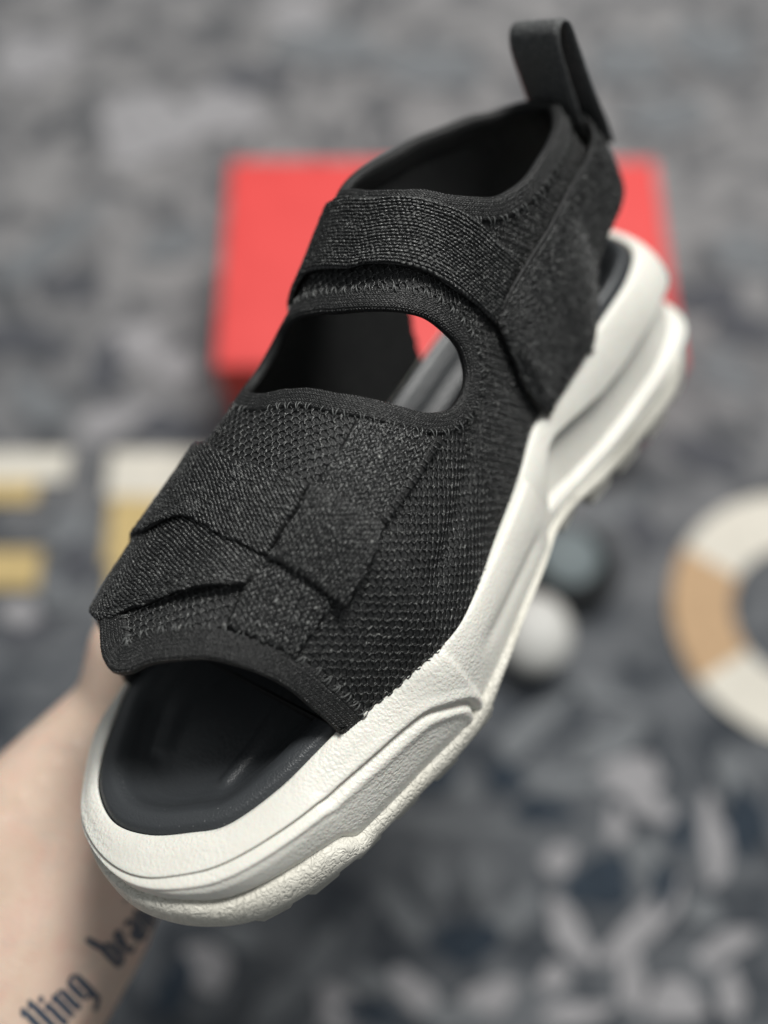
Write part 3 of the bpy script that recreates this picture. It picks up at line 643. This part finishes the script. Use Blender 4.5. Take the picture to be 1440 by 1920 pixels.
# the open net itself: wavy yarns, neighbours out of step so that holes open between them
def net(v0, v1, s0, s1, t0, t1, girth, q=1.62, p=3.6, A=.76, r=.31, step=.5):
    vs = np.arange(v0, v1, q); ss = np.arange(s0, s1, step); m = 4
    gs = np.array([np.interp(ss, SG[:, 0], girth[:, j]) for j in range(girth.shape[1])]).T     # sample x th girth
    thc = TH[0]
    wob = rng.normal(0, .16, (len(vs), len(ss)))
    wob = (wob+np.roll(wob, 1, 1)+np.roll(wob, 2, 1)+np.roll(wob, 3, 1))/2
    ph = (2*PI*ss/p)[None, :]+(PI*np.arange(len(vs))+np.cumsum(rng.normal(.42, .22, len(vs))))[:, None]
    vv = vs[:, None]+A*np.cos(ph)+wob
    sg = ss[None, :]+.35*np.sin(2*ph)+wob[:, ::-1]*.7
    th = np.stack([np.interp(vv[:, k], gs[k], thc, left=-2, right=2) for k in range(len(ss))], 1)
    ok = (np.abs(th) < .995) & (th > t0) & (th < t1)
    thq = np.clip(th, -.99, .99)
    ok &= fabric_mask(sg+0*th, thq)
    off = .30+.22*np.cos(2*ph+.6)+dent(sg, thq)
    c = SP(sg, thq, off); n_ = SN(sg, thq)
    t_ = np.gradient(c, axis=1); t_ /= np.linalg.norm(t_, axis=-1, keepdims=True)+1e-9
    b_ = np.cross(t_, n_)
    rr = r*(1+.22*np.sin(ph*2+1.1)+rng.normal(0, .05, ph.shape))
    V = np.stack([c+(n_*math.sin(x)*.8+b_*math.cos(x))*rr[..., None] for x in np.linspace(0, 2*PI, m, endpoint=False)+.4], 2)
    ny, ns_ = len(vs), len(ss)
    okf = ok[:, :-1] & ok[:, 1:]
    I_y, I_s = np.nonzero(okf)
    base = (I_y*ns_+I_s)*m; nxt = base+m
    Q = np.concatenate([np.stack([base+k, nxt+k, nxt+(k+1) % m, base+(k+1) % m], 1) for k in range(m)])
    us = np.unique(Q); rm = np.full(ny*ns_*m, -1, np.int64); rm[us] = np.arange(len(us))
    return V.reshape(-1, 3)[us], rm[Q]
for a_ in ((-14, 90, 46, 210, -1, .6, girth), (-110, .2, 46, 166, .59, 1, girth-girth[:, -1:]), (-110, .2, 166, 325, .59, 1, girth-girth[:, -1:], 1.3, 2.3, .42, .27), (-95, -14, 46, 205, -1, 1, girth)):
    Vn, Qn = net(*a_)
    tag(obj('net_yarn', fast_mesh('net_yarn', Vn*.001, Qn), M_YARN, upper), kind='stuff')

def curve_frames(K, closed, spacing=1.3):
    K = np.array(K, float)
    n0 = 1500; C_ = spline_closed(K, n0) if closed else spline_open(K, n0)
    pts = S(C_[:, 0], C_[:, 1])
    if closed: pts = np.vstack([pts, pts[:1]]); C_ = np.vstack([C_, C_[:1]])
    s = np.r_[0, np.cumsum(np.linalg.norm(np.diff(pts, axis=0), axis=1))]
    m = int(s[-1]/spacing)
    q = np.linspace(0, s[-1], m, endpoint=not closed)
    uv = np.stack([np.interp(q, s, C_[:, k]) for k in range(2)], 1)
    return uv, q

def uv_shift(uv, w, inward):
    """move w mm across the surface, square to the curve, to the fabric side"""
    p = S(uv[:, 0], uv[:, 1]); closed = np.linalg.norm(p[0]-p[-1]) < 4
    t_ = np.gradient(p, axis=0)
    if closed: t_[0] = p[1]-p[-1]; t_[-1] = p[0]-p[-2]
    n_ = SN(uv[:, 0], uv[:, 1]); d = np.cross(n_, t_); d /= np.linalg.norm(d, axis=1, keepdims=True)+1e-9
    d *= inward
    e1 = S(uv[:, 0]+.3, uv[:, 1])-S(uv[:, 0]-.3, uv[:, 1]); e1 /= .6
    e2 = S(uv[:, 0], uv[:, 1]+.004)-S(uv[:, 0], uv[:, 1]-.004); e2 /= .008
    a11 = (e1*e1).sum(1); a12 = (e1*e2).sum(1); a22 = (e2*e2).sum(1)
    b1 = (e1*d).sum(1); b2 = (e2*d).sum(1); det = a11*a22-a12*a12+1e-9
    return uv+np.stack([(a22*b1-a12*b2)/det, (a11*b2-a12*b1)/det], 1)*w

def binding(name, K, closed, inward, width, off=1.0, mat=M_BAND, stitch=True, thick=2.6, inner=None, label=None):
    uv, q = curve_frames(K, closed)
    inner = width if inner is None else inner
    prof = [(width, .15), (width-.4, off*.8), (width*.7, off), (width*.35, off*1.08), (1.2, off*1.1), (.2, off*.95), (-.7, off*.3), (-1.0, -.8), (-.7, -1.9), (.2, -thick), (inner*.4, -thick-.1), (inner, -thick+.3)]
    G = []
    for w, o_ in prof:
        u2 = uv_shift(uv, w, inward)
        G.append(SP(u2[:, 0], np.clip(u2[:, 1], -1.05, 1.05), np.full(len(uv), o_)))
    G = np.stack(G, 1)
    UV = np.stack(np.broadcast_arrays(q[:, None], np.arange(len(prof))[None, :]*1.2), -1)
    me = mesh(name, G.reshape(-1, 3)*.001, grid_faces(len(uv), len(prof), closed_u=closed), UV.reshape(-1, 2))
    o = obj(name, me, mat, sandal)
    if label: tag(o, label)
    # fine knit of the binding
    pw = [p_[0] for p_ in prof[:8]][::-1]; po = [p_[1] for p_ in prof[:8]][::-1]
    pos, ex, ey, ez = [], [], [], []
    for kk, w in enumerate(np.arange(-.4, width-.25, .62)):
        u2 = uv_shift(uv, w, inward); th_ = np.clip(u2[:, 1], -1, 1)
        pc = SP(u2[:, 0], th_, np.full(len(uv), np.interp(w, pw, po))); nc = SN(u2[:, 0], th_)
        qq = np.arange(.4+(kk % 2)*.5, q[-1]-.4, 1.0); qq = qq+rng.normal(0, .08, len(qq))
        pi_ = np.stack([np.interp(qq, q, pc[:, k]) for k in range(3)], 1); ni = np.stack([np.interp(qq, q, nc[:, k]) for k in range(3)], 1)
        ti = np.gradient(pi_, axis=0); ti /= np.linalg.norm(ti, axis=1, keepdims=True)+1e-9
        bi = np.cross(ni, ti); an = (.5 if kk % 2 else -.5)+rng.normal(0, .15, (len(qq), 1))
        d1 = ti*np.cos(an)+bi*np.sin(an); d2 = np.cross(ni, d1)
        pos.append(pi_-ni*.05); ex.append(d1*.62); ey.append(d2*.30); ez.append(ni*.24)
    stamp('binding_knit', np.vstack(pos), np.vstack(ex), np.vstack(ey), np.vstack(ez), M_YBAND, o)
    if stitch: stitches(o, uv, q, inward, width-1.6, width+1.3, off+.25)
    return o

def tube(V, Fc, pts, r, m=5):
    pts = np.asarray(pts, float); t_ = np.gradient(pts, axis=0); t_ /= np.linalg.norm(t_, axis=1, keepdims=True)+1e-9
    up = np.array([.3, .2, .9]); a = np.cross(t_, up); a /= np.linalg.norm(a, axis=1, keepdims=True)+1e-9; b = np.cross(t_, a)
    base = len(V)
    for i, p in enumerate(pts):
        for k in range(m):
            c, s = math.cos(2*PI*k/m), math.sin(2*PI*k/m); V.append(p+r*(a[i]*c+b[i]*s))
    for i in range(len(pts)-1):
        for k in range(m): Fc.append((base+i*m+k, base+i*m+(k+1) % m, base+(i+1)*m+(k+1) % m, base+(i+1)*m+k))
    Fc.append(tuple(base+k for k in range(m))[::-1]); Fc.append(tuple(base+(len(pts)-1)*m+k for k in range(m)))

def stitches(parent, uv, q, inward, w0, w1, off, pitch=3.0, smin=-.3):
    V, Fc = [], []
    a = uv_shift(uv, w0, inward); b = uv_shift(uv, w1, inward)
    L = q[-1]; k = 0; s = pitch
    f = lambda arr, x: np.array([np.interp(x, q, arr[:, 0]), np.interp(x, q, arr[:, 1])])
    while s < L-pitch:
        j = rng.normal(0, .25)
        A = f(a, s+j); B = f(b, s+pitch*(.35 if k % 2 else -.12)+j)
        tt_ = np.linspace(0, 1, 5)[:, None]; uvp = A*(1-tt_)+B*tt_
        o_ = off+np.array([-.35, .15, .3, .15, -.35])
        if np.all(np.abs(uvp[:, 1]) < .985) and uvp[:, 1].min() > smin and rng.random() > .12:
            tube(V, Fc, SP(uvp[:, 0], uvp[:, 1], o_), .15+.06*rng.random())
        s += pitch*(.5 if k % 2 else .62)*1.25; k += 1
    o = obj('stitching', mesh('stitching', np.array(V)*.001, Fc), M_ST, parent); tag(o, kind='stuff')

binding('toe_binding', TOE, False, 1, 8.5, 1.1, label='black folded binding along the toe opening')
binding('instep_binding', HOLE, True, -1, 6.0, 1.0, label='black binding round the instep opening')
COL_E = [CL[0]]+CL[1:]
binding('collar_binding', [(203.4, -.02)]+CL, False, -1, 6.5, 1.2, label='padded black binding round the ankle collar')
binding('collar_binding', [(203.4, .0)]+CM[1:], False, 1, 6.5, 1.2, stitch=False)

def patch(name, L, R, off, thick, mat, nu=70, nv=26, lift=None, label=None, uvrot=0.0, roll=1.4, knit=None):
    """strap laid on the last between edge curves L and R (sg, th); off = height of its underside"""
    A = spline_open(L, nu); B = spline_open(R, nu)
    r = np.linspace(0, 1, nv); r = .5-.5*np.cos(PI*r)*(.35)-.65*(.5-r)  # finer near the edges
    r = (r-r[0])/(r[-1]-r[0])
    UVp = A[:, None, :]*(1-r)[None, :, None]+B[:, None, :]*r[None, :, None]
    sg, th = UVp[..., 0], UVp[..., 1]
    off = off(sg, th) if callable(off) else np.full(sg.shape, off)
    tpar = np.linspace(0, 1, nu)[:, None]+0*r[None, :]
    if lift: off = off+lift(tpar, r[None, :]+0*tpar)
    p0 = SP(sg, th, off)
    lu = np.r_[0, np.cumsum(np.linalg.norm(np.diff(p0[:, nv//2], axis=0), axis=1))]
    wv = np.cumsum(np.c_[np.zeros(nu), np.linalg.norm(np.diff(p0, axis=1), axis=-1)], axis=1)
    wid = wv[:, -1:]
    e = np.minimum(np.minimum(wv, wid-wv), np.minimum(lu[:, None], lu[-1]-lu[:, None]))
    tp = thick*(.35+.65*np.sqrt(np.clip(1-(1-np.clip(e/roll, 0, 1))**2, 0, 1)))
    top = SP(sg, th, off+tp); bot = p0
    U = lu[:, None]+0*wv; W_ = wv-wid/2
    c, s = math.cos(uvrot), math.sin(uvrot)
    uv = np.stack([c*U-s*W_, s*U+c*W_], -1)
    o = slab(name, top, bot, uv, mat, sandal)
    if label: tag(o, label)
    if knit:
        du, dv, ln, wd, slant, alt = knit
        # lay stitches on a rotated lattice in strap millimetres, drop those beyond the edge
        Lm, Wm = lu[-1], float(wid.max())
        g = math.hypot(Lm, Wm)
        a_, b_ = np.meshgrid(np.arange(-g, g, du), np.arange(-g, g, dv), indexing='ij')
        a_ = a_+(np.round(b_/dv) % 2)*du/2
        a_ = a_+rng.normal(0, .10*du, a_.shape); b_ = b_+rng.normal(0, .07*dv, b_.shape)
        rowi = np.round(b_/dv).astype(int)
        x_ = c*a_-s*b_+Lm/2; y_ = s*a_+c*b_
        x_, y_, rowi = x_.ravel(), y_.ravel(), rowi.ravel()
        wl = np.interp(x_, lu, wid[:, 0])
        k_ = (x_ > .5) & (x_ < Lm-.5) & (np.abs(y_) < wl/2-.45)
        x_, y_, rowi, wl = x_[k_], y_[k_], rowi[k_], wl[k_]
        ui = np.interp(x_, lu, np.arange(nu)); rr_ = np.interp(y_/wl+.5, np.linspace(0, 1, 200), np.interp(np.linspace(0, 1, 200), np.mean(wv/wid, 0), np.arange(nv)))
        def samp(Gd):
            i0 = np.clip(ui.astype(int), 0, nu-2); j0 = np.clip(rr_.astype(int), 0, nv-2); fu = (ui-i0)[:, None]; fv = (rr_-j0)[:, None]
            return (Gd[i0, j0]*(1-fu)*(1-fv)+Gd[i0+1, j0]*fu*(1-fv)+Gd[i0, j0+1]*(1-fu)*fv+Gd[i0+1, j0+1]*fu*fv)
        tu_ = np.gradient(top, axis=0); tv_ = np.gradient(top, axis=1)
        n3 = np.cross(tv_, tu_); n3 /= np.linalg.norm(n3, axis=-1, keepdims=True)+1e-9
        n3 = np.where((n3*SN(sg, th)).sum(-1, keepdims=True) < 0, -n3, n3)
        pp = samp(top); nn_ = samp(n3); eu = samp(tu_/(np.linalg.norm(tu_, axis=-1, keepdims=True)+1e-9))
        eu -= nn_*(eu*nn_).sum(1, keepdims=True); eu /= np.linalg.norm(eu, axis=1, keepdims=True)+1e-9
        ev = np.cross(nn_, eu)
        if (ev*samp(tv_)).sum() < 0: ev = -ev
        an = uvrot+slant*np.where(alt & (rowi % 2 == 1), -1, 1)+rng.normal(0, .13, len(x_))
        dx = eu*np.cos(an)[:, None]+ev*np.sin(an)[:, None]; dy = np.cross(nn_, dx)
        sc_ = (1+rng.normal(0, .12, len(x_)))[:, None]
        tilt = nn_*(.10*rng.normal(0, 1, (len(x_), 1)))
        stamp('knit_stitches', pp+nn_*(.05+.06*rng.random((len(x_), 1))), (dx+tilt)*ln/2*sc_, dy*wd/2*sc_, nn_*.42*sc_, M_YKNIT, o)
    return o

# longitudinal strap from instep opening to toe binding
patch('centre_strap', [(143,.30),(136,.298),(122.5,.288),(108,.29),(96.5,.30),(85,.33),(76,.363)], [(158,.655),(140.5,.603),(122.5,.572),(110,.585),(99,.613),(90,.635),(82,.655)], .35, 1.3, M_BASE, uvrot=.12, knit=(1.75, 1.12, 2.3, 1.05, .45, True), label='black knit strap running lengthwise over the forefoot')
# front cross strap
patch('front_strap', [(70,-.95),(66,-.6),(61,-.3),(60,-.117),(68,.005),(76,.113),(83,.225),(88.5,.325)], [(104,-.95),(104,-.6),(103,-.3),(103,-.12),(103,.0),(103,.11),(102.5,.22),(100,.315)], .3, 1.3, M_BASE, lift=lambda t, r: 3.2*np.exp(-((t-.82)/.2)**2)*(1-r)**2, uvrot=-.5, knit=(1.85, 1.1, 2.4, 1.0, .1, False), label='black knit strap nearest the toe opening')
# rear cross strap over both
patch('rear_strap', [(88,-.95),(88,-.6),(89,-.3),(90,-.18),(97,-.045),(96.5,.093),(97,.2),(98,.315)], [(124,-.95),(124,-.6),(122.5,-.36),(121,-.2),(118.5,-.005),(119,.1),(119.5,.17),(120.5,.275)], 1.7, 1.4, M_BASE, lift=lambda t, r: .9*np.exp(-((t-.5)/.12)**2)*(1-r)**2, uvrot=-.6, knit=(1.85, 1.1, 2.4, 1.0, .1, False), label='wide black knit strap across the forefoot')
patch('strap_tab', [(98,.318),(99,.43),(100,.555),(101,.645)], [(120.5,.272),(122.5,.39),(123.5,.5),(124,.575)], 1.8, 1.7, M_BASE, nu=40, lift=lambda t, r: 1.5*sstep(.75, 1, t), uvrot=1.45, knit=(1.6, 1.05, 2.1, .98, .12, False), label='square black knit strap end stitched on the outer forefoot')
# selvage along the outer edge of the lengthwise strap
patch('strap_selvage', [(157,.628),(140.5,.578),(124.5,.549)], [(158.5,.662),(140.5,.611),(124.5,.580)], 1.55, .7, M_BASE, nu=50, nv=9, uvrot=PI/2, roll=.5, knit=(3.6, 1.0, 3.4, .8, .0, False), label='ribbed selvage edge of the lengthwise strap')
# ankle strap
patch('ankle_strap', [(178,-.95),(176,-.6),(176,-.36),(179.5,-.2),(181,-.005),(183.5,.085),(187,.238),(190.5,.393),(194,.542),(199.5,.683),(203,.775)], [(206,-.95),(206,-.6),(204,-.36),(201.8,-.2),(201.6,-.01),(203.4,.123),(208.5,.33),(211.5,.43),(215,.532),(218,.65),(223,.738)], 1.5, 1.5, M_ANK, nu=110, knit=(1.5, 1.15, 1.7, .95, .1, True), lift=lambda t, r: 1.8*np.exp(-((t-.5)/.2)**2)*(1-r)**2, label='wide black webbing strap over the instep')
# heel strap: outer quarter panel running round the heel
hs = np.r_[203.5, 206, np.linspace(210, 346, 24)]
def hs_off(sg, th): return 1.3+4.4*sstep(255, 305, sg)+.6*np.sin(PI*np.clip((sg-205)/60, 0, 1))
for sgn in (1, -1):
    patch('heel_strap', [(s, sgn*.768) for s in hs], [(s, sgn*float(min(1.0, heel_low(s) if sgn > 0 else heel_low_m(s))+(-.07 if s < 205 else -.03 if s < 208 else 0))) for s in hs], hs_off, 1.6, M_BASE, nu=120, nv=30, uvrot=.55, knit=(2.6, 1.0, 3.2, .85, .05, False), label='black woven heel strap panel on the outer side' if sgn > 0 else 'black woven heel strap panel on the inner side')

# piping along the top of the heel strap
uv, q = curve_frames([(s, .764) for s in np.linspace(204, 330, 20)], False)
V, Fc = [], []
tube(V, Fc, SP(uv[:, 0], uv[:, 1], hs_off(uv[:, 0], uv[:, 1])+1.0), .8, 8)
obj('piping', mesh('piping', np.array(V)*.001, Fc), M_BAND, sandal)

# pull loop at the heel
def ribbon(name, mid, wdir, width, thick, mat, label):
    mid = spline_open(mid, 60); wdir = np.asarray(wdir, float); wdir /= np.linalg.norm(wdir)
    t_ = np.gradient(mid, axis=0); t_ /= np.linalg.norm(t_, axis=1, keepdims=True)
    n_ = np.cross(t_, wdir); n_ /= np.linalg.norm(n_, axis=1, keepdims=True)
    r = np.linspace(-.5, .5, 15)
    e = np.sqrt(np.clip(1-np.clip((np.abs(r)-.44)/.06, 0, 1)**2, 0, 1))*.8+.2
    c = mid[:, None]+wdir*(r*width)[None, :, None]
    L = np.r_[0, np.cumsum(np.linalg.norm(np.diff(mid, axis=0), axis=1))]
    uvg = np.stack(np.broadcast_arrays(L[:, None], (r*width)[None, :]), -1)
    o = slab(name, c+n_[:, None]*(thick/2*e)[None, :, None], c-n_[:, None]*(thick/2*e)[None, :, None], uvg, mat, sandal)
    tag(o, label); return o
ribbon('pull_loop', [(2,299,66),(2,294,78),(2,292,88),(2,290.5,98),(2,289.5,107),(2.2,290.5,112.5),(2.5,293.5,114.5),(3,296.5,112),(3.5,298,104),(4,299.5,94),(4,302,84),(3.5,306.5,72),(3,309,62)], (1, .0, .0), 20.5, 1.9, M_LOOP, 'black webbing pull loop standing up at the heel')

# ------------------------------------------------------------------ hand and forearm
MW = np.array(sandal.matrix_world)
def s2w(p): return (MW[:3, :3]@(np.asarray(p, float)*.001))+MW[:3, 3]
balls = []
def chain(pts, radii, step=.0035):
    pts = [np.asarray(p, float) for p in pts]
    for (a, b), (r0, r1) in zip(zip(pts[:-1], pts[1:]), zip(radii[:-1], radii[1:])):
        n_ = max(2, int(np.linalg.norm(b-a)/step))
        for t_ in np.linspace(0, 1, n_): balls.append((a+(b-a)*t_, r0+(r1-r0)*t_))
WDIR = np.array([.8, -.6*math.sin(PITCH), -.6*math.cos(PITCH)])   # across the forearm
ARM = [(-.262, -.158, .272), (-.215, -.090, .284), (-.1737, -.0303, .293), (-.1364, .0242, .301), (-.1165, .0535, .3075), (-.0965, .0827, .3128)]
HW = [.058, .060, .058, .051, .042, .034]; HTK = [.040, .041, .039, .034, .028, .024]
for k in (-1, -.4, .4, 1):
    chain([np.array(a)+WDIR*k*(w-h) for a, w, h in zip(ARM, HW, HTK)], HTK, .006)
wr = np.array(ARM[-1])
mcp = [s2w(q) for q in ((-62,168,-46),(-54,150,-53),(-48,131,-57),(-46,112,-58))]
fing = [((-34,183,-40),(-8,190,-33),(8,190,-31)),((-24,163,-46),(2,168,-34),(16,166,-32)),((-20,140,-50),(4,143,-40),(17,143,-36)),((-22,116,-54),(-3,118,-48),(8,118,-44))]
for k, (m_, fs, rr) in enumerate(zip(mcp, fing, ((.0105, .0095, .0085, .0075), (.0105, .0095, .0085, .0078), (.0102, .0092, .0085, .0075), (.0095, .0085, .0078, .007)))):
    chain([wr+WDIR*(.012-.008*k), (wr*.45+m_*.55), m_], [.021, .017, .0125], .005)
    chain([m_]+[s2w(f) for f in fs], [.0125]+list(rr[1:]), .003)
for a_, b_ in zip(mcp[:-1], mcp[1:]): chain([(a_+b_)/2, wr*.5+(a_+b_)*.25], [.012, .017], .005)
THUMB = np.array([-0.0991, 0.1125, 0.3388])
# thumb and its ball
chain([wr-WDIR*.006, s2w((-88,84,-34)), s2w((-78,106,-16)), s2w((-71,128,0)), s2w((-64,148,12))], [.023, .0195, .0135, .0115, .0092], .003)
chain([s2w((-88,84,-34)), s2w((-66,125,-48))], [.019, .015], .005)
chain([wr-WDIR*.008, THUMB, s2w((-76,112,-14))], [.023, .0165, .013], .004)
bm = bmesh.new()
for c, r in balls:
    bmesh.ops.create_icosphere(bm, subdivisions=2, radius=r, matrix=Matrix.Translation(Vector(c)))
me = bpy.data.meshes.new('person'); bm.to_mesh(me); bm.free()
tmp = bpy.data.objects.new('tmp_person', me); COL.objects.link(tmp)
md = tmp.modifiers.new('r', 'REMESH'); md.mode = 'VOXEL'; md.voxel_size = .0024
md = tmp.modifiers.new('s', 'SMOOTH'); md.factor = .6; md.iterations = 14
dg_ = bpy.context.evaluated_depsgraph_get(); dg_.update()
me2 = bpy.data.meshes.new_from_object(tmp.evaluated_get(dg_))
bpy.data.objects.remove(tmp); bpy.data.meshes.remove(me)
me2.name = 'person'; me2.polygons.foreach_set('use_smooth', np.ones(len(me2.polygons), bool))
person = obj('person', me2, M_SKIN)
tag(person, 'bare forearm with blackletter tattoo, hand gripping the sandal from underneath', 'person')

# tattoo: broken blackletter strokes laid on the skin along the forearm
bvh = BVHTree.FromPolygons([v.co.copy() for v in me2.vertices], [tuple(p.vertices) for p in me2.polygons])
TAT = [([-0.1146, -0.0242, 0.3261], [-0.1245, -0.0149, 0.3303], 0.00255), ([-0.1153, -0.025, 0.3257], [-0.1145, -0.0224, 0.3269], 0.00139), ([-0.1248, -0.017, 0.3293], [-0.1249, -0.0139, 0.3307], 0.00139), ([-0.1122, -0.0217, 0.3272], [-0.1221, -0.0124, 0.3314], 0.00255), ([-0.1129, -0.0225, 0.3268], [-0.1121, -0.0199, 0.328], 0.00139), ([-0.1224, -0.0145, 0.3304], [-0.1225, -0.0114, 0.3318], 0.00139), ([-0.1098, -0.0192, 0.3283], [-0.1162, -0.0131, 0.331], 0.00255), ([-0.1166, -0.0149, 0.3302], [-0.1162, -0.0122, 0.3315], 0.00162), ([-0.1102, -0.0197, 0.3281], [-0.1096, -0.0173, 0.3292], 0.00139), ([-0.1187, -0.0125, 0.3313], [-0.1183, -0.0103, 0.3323], 0.00186), ([-0.1074, -0.0167, 0.3294], [-0.1138, -0.0106, 0.3321], 0.00255), ([-0.1142, -0.0124, 0.3313], [-0.1139, -0.0098, 0.3325], 0.00162), ([-0.1136, -0.0113, 0.3318], [-0.1121, -0.0084, 0.3331], 0.00116), ([-0.1054, -0.0143, 0.3305], [-0.1116, -0.0084, 0.3331], 0.00255), ([-0.1058, -0.0147, 0.3303], [-0.105, -0.0125, 0.3313], 0.00139), ([-0.1037, -0.0111, 0.3319], [-0.109, -0.0061, 0.3342], 0.00255), ([-0.1092, -0.0063, 0.3341], [-0.1073, -0.0034, 0.3354], 0.00139), ([-0.0984, -0.0116, 0.3317], [-0.1067, -0.0037, 0.3352], 0.00255), ([-0.1035, -0.0113, 0.3318], [-0.1008, -0.0095, 0.3326], 0.00139), ([-0.1001, -0.0151, 0.3301], [-0.0987, -0.0114, 0.3318], 0.00162), ([-0.103, 0.0077, 0.3403], [-0.0956, 0.0038, 0.3386], 0.00233), ([-0.0914, -0.001, 0.3364], [-0.0977, 0.0049, 0.3391], 0.00233), ([-0.0972, 0.0041, 0.3387], [-0.0957, 0.0066, 0.3398], 0.00127), ([-0.09, 0.0016, 0.3376], [-0.0951, 0.0064, 0.3397], 0.00233), ([-0.0916, -0.0008, 0.3365], [-0.09, 0.0016, 0.3376], 0.00148), ([-0.0878, 0.0035, 0.3384], [-0.0931, 0.0085, 0.3406], 0.00233), ([-0.0933, 0.0083, 0.3406], [-0.0919, 0.0105, 0.3416], 0.00148), ([-0.0919, 0.0105, 0.3416], [-0.0897, 0.0082, 0.3405], 0.00127), ([-0.0904, 0.0058, 0.3395], [-0.0897, 0.0082, 0.3405], 0.00085), ([-0.0876, 0.0033, 0.3384], [-0.0862, 0.0056, 0.3393], 0.00127), ([-0.0843, 0.0071, 0.34], [-0.0875, 0.0101, 0.3414], 0.00233), ([-0.0897, 0.0115, 0.342], [-0.0882, 0.0139, 0.3431], 0.00148), ([-0.0821, 0.0086, 0.3407], [-0.0878, 0.014, 0.3431], 0.00233), ([-0.0874, 0.0098, 0.3412], [-0.0858, 0.0118, 0.3421], 0.00085), ([-0.0843, 0.0071, 0.34], [-0.0823, 0.0088, 0.3408], 0.00106), ([-0.0805, 0.0111, 0.3418], [-0.086, 0.0162, 0.3441], 0.00233), ([-0.0782, 0.0126, 0.3425], [-0.0841, 0.0182, 0.345], 0.00233), ([-0.0861, 0.0148, 0.3435], [-0.086, 0.017, 0.3444], 0.00127), ([-0.0803, 0.0109, 0.3417], [-0.0786, 0.013, 0.3427], 0.00127)]
V, Fc = [], []
AX = np.array(ARM[4])-np.array(ARM[3]); AX /= np.linalg.norm(AX)
FW = np.array([0, math.cos(PITCH), -math.sin(PITCH)])
for o2, e2, wv_ in TAT:
    a = np.array(o2, float); b = np.array(e2, float)
    n_ = 7
    rowsV = []
    for t_ in np.linspace(0, 1, n_):
        c = a+(b-a)*t_; half = wv_/2*(1-.35*abs(2*t_-1)**3)
        d = b-a; d = d/np.linalg.norm(d); side = np.cross(d, FW); side /= np.linalg.norm(side)
        for k_ in (-1, 1):
            p_ = c+side*half*k_
            ca = np.array((0, 0, CAM_H)); dr_ = p_-ca; dr_ = dr_/np.linalg.norm(dr_)
            hit = bvh.ray_cast(Vector(ca), Vector(dr_))
            if hit[0] is None: hit = bvh.find_nearest(Vector(p_))
            rowsV.append(np.array(hit[0])+np.array(hit[1])*.00025)
    b0 = len(V); V += rowsV
    for i in range(n_-1): Fc.append((b0+2*i, b0+2*i+1, b0+2*i+3, b0+2*i+2))
if V:
    tat = obj('tattoo', mesh('tattoo', np.array(V), Fc, fix=False), mat_plain('tattoo_ink', (.045, .06, .085), .5, .35), person)
    tag(tat, 'dark blue blackletter tattoo along the forearm')
